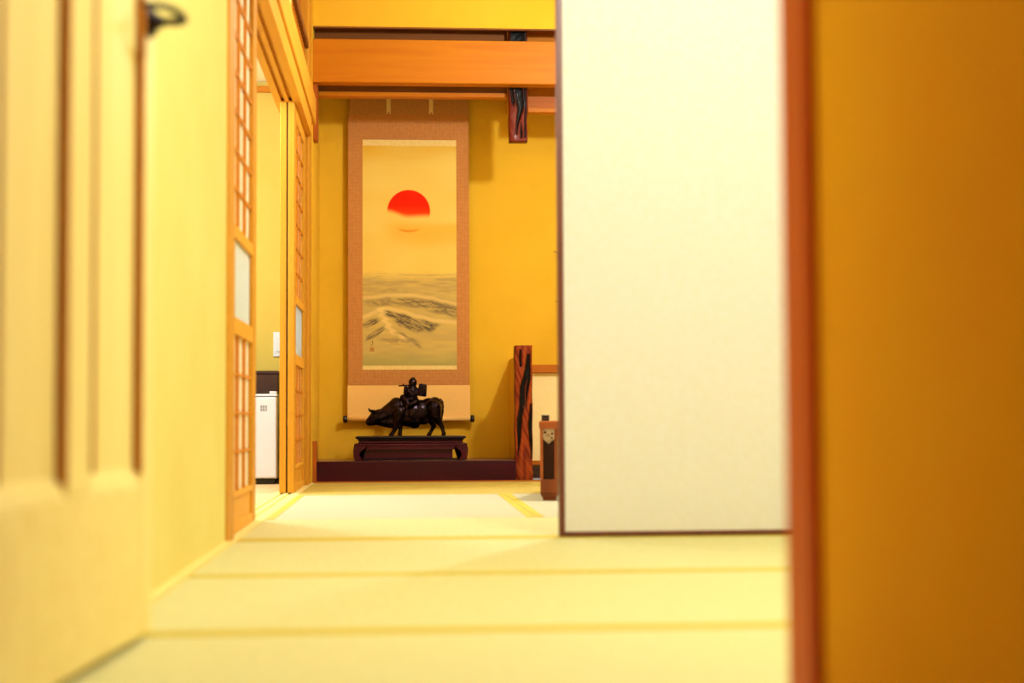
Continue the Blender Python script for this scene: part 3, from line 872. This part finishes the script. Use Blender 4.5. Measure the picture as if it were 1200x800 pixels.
bm = bmesh.new()
bm_box(bm, -.027, .027, -.030, .030, -.038, .038, .008, 2)
for v in bm.verts: v.co.x *= 1 + .35 * (-v.co.z / .036) * .35; v.co.x += .0
bk = obj('basket', bm, M['bronze'], rd); bk.location = q(630, 181, -.004); bk.rotation_euler = (0, math.radians(8), 0)
bm = bmesh.new()
tube(bm, [q(522, 140, -.040), q(525, 170, -.050), q(545, 190, -.056), q(570, 186, -.052), q(590, 160, -.042)], .0032, 8)
obj('collar_fold', bm, M['bronze'], rd, True)

# ================================================================ SLIDING WHITE PANEL (fusuma)
fs = thing('fusuma_panel', 'large white sliding panel edged in dark reddish lacquer, right of centre', 'sliding door', (.487, 4.742, 0))
FWd, FH = .90, 1.972
box('paper_face', (.018, FWd - .018, .004, .026, .018, FH - .02), M['fusuma'], fs)
box('stile', (0, .0185, 0, .030, .003, FH), M['fus_frame'], fs, .002)
box('stile', (FWd - .0185, FWd, 0, .030, .003, FH), M['fus_frame'], fs, .002)
box('rail', (.0185, FWd - .0185, 0, .030, .003, .018), M['fus_frame'], fs, .002)
box('rail', (.0185, FWd - .0185, 0, .030, FH - .02, FH), M['fus_frame'], fs, .002)

# ================================================================ LOW TABLE
tb = thing('low_table', 'low carved rosewood table, its pale-inlaid leg showing left of the white panel', 'table', (.620, 6.86, 0), math.radians(-12))
TL, TD_, TH = 1.30, .80, .355
box('tabletop', (-.004, TL, -.004, TD_, TH - .036, TH), M['tab'], tb, .004, 2)
box('apron', (.075, TL - .08, .012, .030, TH - .075, TH - .036), M['tab'], tb)
box('apron', (.075, TL - .08, TD_ - .03, TD_ - .012, TH - .075, TH - .036), M['tab'], tb)
box('side_apron', (.012, .030, .075, TD_ - .08, TH - .075, TH - .036), M['tab_z'], tb)
box('side_apron', (TL - .03, TL - .012, .075, TD_ - .08, TH - .075, TH - .036), M['tab_z'], tb)
for cx, sx in ((0, 1), (TL - .004, -1)):
    for cy, sy in ((0, 1), (TD_ - .004, -1)):
        lg_ = bpy.data.objects.new('leg', None); COL.objects.link(lg_); lg_.parent = tb; lg_.location = (cx, cy, 0)

        def B(n, x0, x1, y0, y1, z0, z1, m, bev=.001):
            return box(n, (min(sx * x0, sx * x1), max(sx * x0, sx * x1), min(sy * y0, sy * y1), max(sy * y0, sy * y1), z0, z1), m, lg_, bev)
        B('corner_strip', 0, .013, 0, .072, .095, TH - .036, M['tab'])
        B('edge_strip', .064, .076, .002, .072, .095, TH - .036, M['tab_z'])
        B('inner_post', .013, .064, .012, .070, .095, TH - .036, M['tab_dark'])
        B('block', 0, .076, 0, .076, .030, .095, M['tab_z'], .003)
        bm = bmesh.new()
        r = bmesh.ops.create_cube(bm, size=1)
        for v in r['verts']:
            tp = v.co.z > 0; a_ = .038 if tp else .026
            v.co.x = sx * (.038 + (a_ if v.co.x > 0 else -a_)); v.co.y = sy * (.038 + (a_ if v.co.y > 0 else -a_)); v.co.z = .0295 if tp else .006
        bm_box(bm, min(sx * .010, sx * .066), max(sx * .010, sx * .066), min(sy * .010, sy * .066), max(sy * .010, sy * .066), 0, .0065, .001)
        obj('foot', bm, M['tab_z'], lg_)
        bm = bmesh.new()          # carved bracket: scalloped pale plate with round eyes
        prof = [(.013, .319), (.064, .319), (.064, .276), (.058, .268), (.052, .272), (.046, .262), (.038, .252), (.031, .262), (.025, .272), (.019, .268), (.013, .276)]
        f1 = [bm.verts.new((sx * x, sy * .004, z)) for x, z in prof]; f2 = [bm.verts.new((sx * x, sy * .0118, z)) for x, z in prof]
        for k in range(len(prof)): bm.faces.new((f1[k], f1[(k + 1) % len(prof)], f2[(k + 1) % len(prof)], f2[k]))
        bm.faces.new(f1); bm.faces.new(f2[::-1]); bmesh.ops.triangulate(bm, faces=[f for f in bm.faces if len(f.verts) > 4])
        for ex in (.024, .053):
            pass
        cv = obj('carved_bracket', bm, M['carve'], lg_)
        bm = bmesh.new()
        for ex, ez, er in ((.023, .304, .0055), (.054, .298, .0050), (.053, .280, .0040), (.038, .292, .003)):
            bmesh.ops.create_cone(bm, cap_ends=True, segments=12, radius1=er, radius2=er, depth=.003, matrix=Matrix.Translation((sx * ex, sy * .0035, ez)) @ Matrix.Rotation(PI / 2, 4, 'X'))
        obj('pierced_eyes', bm, M['tab_dark'], lg_)
tr = thing('small_box', 'small dark brown box standing on the left end of the low table', 'box', (.650, 6.92, TH))
box('body', (-.016, .016, -.02, .02, 0, .020), M['darkbox'], tr, .002)
box('lid', (-.017, .017, -.021, .021, .020, .027), M['darkbox'], tr, .002)

# ================================================================ TWIGS BESIDE THE ALCOVE
vz = thing('vase_of_twigs', 'bare branching twigs in a dark pot on the low cupboard, tips beside the white panel', 'plant', (1.268, 9.56, .692))
bm = bmesh.new(); lathe(bm, [(.045, 0), (.07, .04), (.075, .10), (.05, .16), (.03, .19), (.036, .21), (.028, .21), (.024, .19), (.02, .10)]); obj('pot', bm, M['ceramic'], vz, True)
tw = [[(0, 0, .15), (-.05, .0, .35), (-.12, .03, .52), (-.20, .05, .60), (-.275, .08, .63)],
      [(-.12, .03, .52), (-.17, .07, .66), (-.24, .11, .71), (-.30, .13, .735)],
      [(-.05, 0, .35), (-.12, .05, .40), (-.20, .10, .405), (-.29, .13, .415)],
      [(0, 0, .15), (.02, .02, .45), (.06, .04, .75), (.10, .03, .95)], [(.02, .02, .45), (.12, .05, .60), (.20, .05, .72)]]
for t_ in tw:
    bm = bmesh.new(); n = len(t_)
    tube(bm, t_, [.006 - .0042 * k / (n - 1) for k in range(n)], 7)
    obj('twig', bm, M['branch'], vz, True)


# ================================================================ LAMP FITTINGS (outside the frame)
def make_lamp(loc, zc, label, w=.42):
    t = thing('ceiling_lamp', label, 'lamp', (loc[0], loc[1], loc[2]))
    bm = bmesh.new(); tube(bm, [(0, 0, .16), (0, 0, zc - loc[2] - .02)], .006, 8); obj('cord', bm, M['black'], t)
    bm = bmesh.new(); lathe(bm, [(.06, zc - loc[2] - .025), (.06, zc - loc[2])]); obj('ceiling_rose', bm, M['white'], t)
    boxes('shade_frame', [(s * w / 2 - .006, s * w / 2 + .006, -w / 2, w / 2, .15, .165) for s in (-1, 1)] + [(-w / 2, w / 2, s * w / 2 - .006, s * w / 2 + .006, .15, .165) for s in (-1, 1)]
          + [(-w / 2, w / 2, -.005, .005, .155, .162)], M['hin_x'], t)


make_lamp(LAMPS_AND_FILL[0][1], 2.75, 'hanging lamp of the near matted room, out of view above', .36)
make_lamp(LAMPS_AND_FILL[1][1], 2.95, 'hanging lamp of the far matted room, out of view above', .40)
